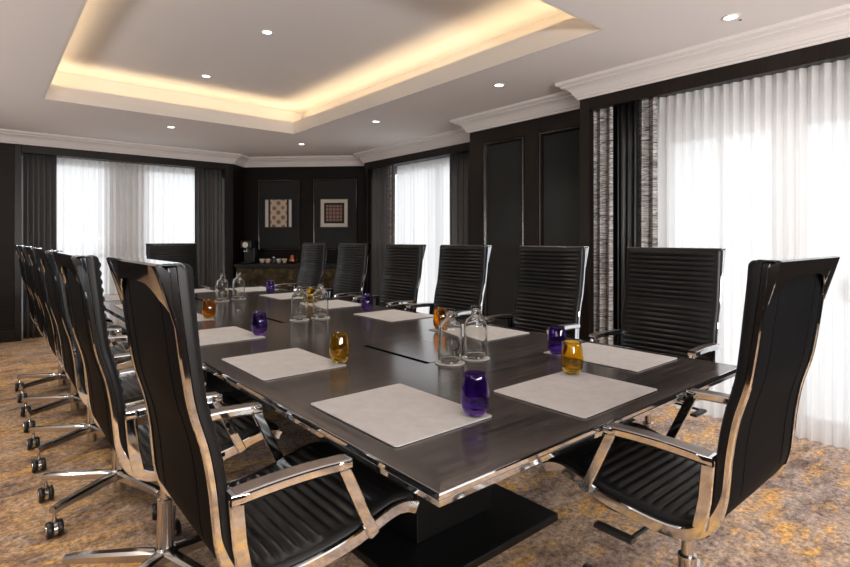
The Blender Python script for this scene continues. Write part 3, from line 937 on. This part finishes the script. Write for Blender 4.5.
# ------------------------------------------------------------------ niche: credenza, pictures, coffee things
def nthing(name, label, cat, lx, ly, z, group=None):
    v = Matrix.Rotation(NR, 4, 'Z') @ Vector((lx, ly, 0))
    return thing(name, label, cat, (NC.x+v.x, NC.y+v.y, z), NR, group)
cd = nthing('credenza', 'low credenza with black top and aged gold fronts standing in the niche', 'credenza', .02, 0, 0)
link('body', boxes((-.98, .86, -.42, -.02, .06, .815)), M['picture_frame'], cd, bevel=.003)
link('worktop', boxes((-1.0, .87, -.45, -.015, .815, .865)), M['black_base'], cd, bevel=.004)
link('plinth', boxes((-.95, .83, -.39, -.05, 0, .06)), M['black_base'], cd)
for k in range(4):
    x0 = -.96+.455*k
    d = link('door', boxes((x0, x0+.445, -.432, -.4205, .08, .795)), M['gold'], cd, bevel=.003)
CT = .865
def picture(lx, z0, s, kind, label):
    t = nthing('framed_picture', label, 'picture', lx, -.006, z0)
    f = .018
    link('frame', boxes((-s/2, -s/2+f, -.03, -.001, 0, s), (s/2-f, s/2, -.03, -.001, 0, s), (-s/2+f, s/2-f, -.03, -.001, 0, f), (-s/2+f, s/2-f, -.03, -.001, s-f, s), (-s/2+f, s/2-f, -.012, -.001, f, s-f)), M['picture_frame'], t)
    a = s/2-f
    if kind == 0:
        for s_ in (-1, 1):
            x0, x1 = sorted((s_*a, s_*(a-.05)))
            link('side_strip', boxes((x0, x1, -.016, -.012, f, s-f)), M['silver_card'], t)
        o = link('print', boxes((-.14, .14, -.014, 0, -.5, -.001)), M['floral'], t)
        bpy.data.meshes  # placed below
        me = o.data
        for v in me.vertices: v.co = (max(-.135, min(.135, v.co.x)), -.016 if v.co.y < -.007 else -.012, -(s/2-f) if v.co.z < -.2 else (s/2-f))
        o.location = (0, 0, s/2)
    else:
        link('mount', boxes((-a, a, -.016, -.012, f, s-f)), M['mat_board'], t)
        b_ = s*.345
        link('inner_mount', boxes((-b_, b_, -.018, -.016, s/2-b_, s/2+b_)), M['dark_board'], t)
        c_ = s*.27
        o = link('print', boxes((-c_, c_, -.020, -.018, -c_, c_)), M['grid'], t); o.location = (0, 0, s/2)
picture(px_n(279), 1.425, .475, 0, 'square framed floral print with pale side strips on the left niche panel')
picture(px_n(334.5), 1.425, .475, 1, 'square framed grid print with cream mount on the right niche panel')
# coffee machine
cm = nthing('coffee_machine', 'black coffee machine with round chrome dial on the left of the credenza', 'coffee machine', px_n(254.5)+.02, -.24, CT)
link('body', boxes((-.09, .09, -.02, .16, 0, .36), (-.09, .09, -.15, .16, .24, .36), (-.09, .09, -.15, .0, 0, .03)), M['black_plastic'], cm, bevel=.015)
bm = bmesh.new(); lathe(bm, [(0, .0), (.040, .0), (.044, -.006), (.044, -.016)], 24); xform(bm, Matrix.Translation((0, -.168, .295)) @ Matrix.Rotation(R(90), 4, 'X'))
link('dial', bm, M['lamp_ring'], cm, smooth=True, auto=40)
bm = bmesh.new(); tube(bm, [(0, -.10, .24), (0, -.11, .19)], .014, 10); box(bm, -.035, .035, -.135, -.085, .19, .20)
link('spout', bm, M['chrome_soft'], cm)
# tray with cups and jars
tr_ = nthing('serving_tray', 'dark tray holding cups on the credenza', 'tray', px_n(276)+.03, -.25, CT)
bm = boxes((-.25, .25, -.10, .10, .0, .0075))
link('tray_base', bm, M['black_base'], tr_)
cup0 = None
for k, (dx, dy, la) in enumerate(((-.15, -.03, 'cream cup at the left end of the tray on the credenza'), (-.06, -.03, 'cream cup second from the left on the credenza tray'), (.12, -.03, 'cream cup right of the dark jar on the credenza tray'), (.185, .04, 'cream cup at the right end of the tray on the credenza'))):
    if cup0 is None:
        c = cup0 = nthing('cup', la, 'cup', px_n(276)+.03+dx, -.25+dy, CT+.008, 'cream cups on the credenza tray')
        bm = bmesh.new(); lathe(bm, [(0, 0), (.022, 0), (.024, .006), (.034, .03), (.040, .068), (.037, .068), (.031, .03), (.02, .009), (0, .008)], 22)
        link('bowl', bm, M['cup'], c, smooth=True)
        bm = bmesh.new(); tube(bm, [(.034, 0, .055), (.055, 0, .052), (.058, 0, .038), (.050, 0, .024), (.031, 0, .022)], .004, 6)
        link('handle', bm, M['cup'], c, smooth=True)
    else:
        v = Matrix.Rotation(NR, 4, 'Z') @ Vector((px_n(276)+.03+dx, -.25+dy, 0))
        dup(cup0, (NC.x+v.x, NC.y+v.y, CT+.008), NR+k*.8, la)
j = nthing('jar', 'dark glass jar between the cups on the credenza tray', 'jar', px_n(276)+.055, -.24, CT+.008)
bm = bmesh.new(); lathe(bm, [(0, 0), (.035, 0), (.038, .01), (.038, .07), (.03, .08)], 22); link('jar_body', bm, M['cup_blue'], j, smooth=True)
bm = bmesh.new(); lathe(bm, [(.032, .08), (.032, .095), (.008, .098), (.008, .106), (0, .108)], 22); link('lid', bm, M['chrome_soft'], j, smooth=True, auto=40)
pt = nthing('copper_pot', 'small copper pot on the credenza beside the tray', 'pot', px_n(297), -.22, CT)
bm = bmesh.new(); lathe(bm, [(0, 0), (.040, 0), (.052, .02), (.055, .05), (.047, .09), (.036, .12), (.038, .135), (.034, .135), (.033, .12), (.044, .09), (.051, .05), (.04, .01), (0, .006)], 26)
link('pot_body', bm, M['copper'], pt, smooth=True)
bm = bmesh.new(); tube(bm, [(.04, 0, .12), (.075, 0, .115), (.085, 0, .08), (.07, 0, .045), (.05, 0, .035)], .005, 8); link('handle', bm, M['copper'], pt, smooth=True)

# ------------------------------------------------------------------ daylight
w = bpy.data.worlds.new('overcast_sky'); scn.world = w; w.use_nodes = True
bg = w.node_tree.nodes['Background']; bg.inputs['Color'].default_value = (.93, .965, 1., 1); bg.inputs['Strength'].default_value = 1.9
def portal(loc, rot, sx, sy):
    l = bpy.data.lights.new('window_portal', 'AREA'); l.shape = 'RECTANGLE'; l.size = sx; l.size_y = sy
    l.cycles.is_portal = True
    o = bpy.data.objects.new('window_portal', l); COL.objects.link(o); o.location = loc; o.rotation_euler = rot
portal((4.25, 1.4, 1.18), (R(90), 0, R(90)), 2.15, 2.4)
portal((4.85, 5.37, 1.18), (R(90), 0, R(90)), 2.5, 2.4)
portal((1.6, 8.5, 1.18), (R(90), 0, R(180)), 2.55, 2.4)

# unseen area lights added left of and behind the camera to brighten the ceiling
def upward_fill(loc, sx, sy, e, rot):
    l = bpy.data.lights.new('added_fill', 'AREA'); l.shape = 'RECTANGLE'; l.size = sx; l.size_y = sy
    l.energy = e; l.color = (1., .955, .92)
    o = bpy.data.objects.new('added_fill', l); COL.objects.link(o); o.location = loc; o.rotation_euler = rot
upward_fill((-1.0, 2.6, 1.28), .3, 9.0, 40, (0, R(180+45), 0))
upward_fill((1.0, -2.45, 1.3), 4.8, .3, 240, (R(180-52), 0, 0))

# ------------------------------------------------------------------ camera
cam = bpy.data.cameras.new('camera'); co = bpy.data.objects.new('camera', cam); COL.objects.link(co)
cam.sensor_width = 36; cam.lens = 523/850*36; cam.shift_y = -44.5/850
cam.clip_start = .02
co.location = (0, 0, 1.25); co.rotation_euler = (R(90), 0, R(-40.2))
scn.camera = co
vs = scn.view_settings
scn.display_settings.display_device = 'sRGB'
vs.view_transform = 'Standard'; vs.look = 'None'; vs.gamma = 1; vs.use_curve_mapping = False
vs.exposure = 0.0
cy = scn.cycles
cy.max_bounces = 12; cy.transparent_max_bounces = 24; cy.transmission_bounces = 10; cy.diffuse_bounces = 5; cy.glossy_bounces = 6
cy.sample_clamp_indirect = 6; cy.caustics_reflective = False; cy.caustics_refractive = False
cy.use_denoising = True
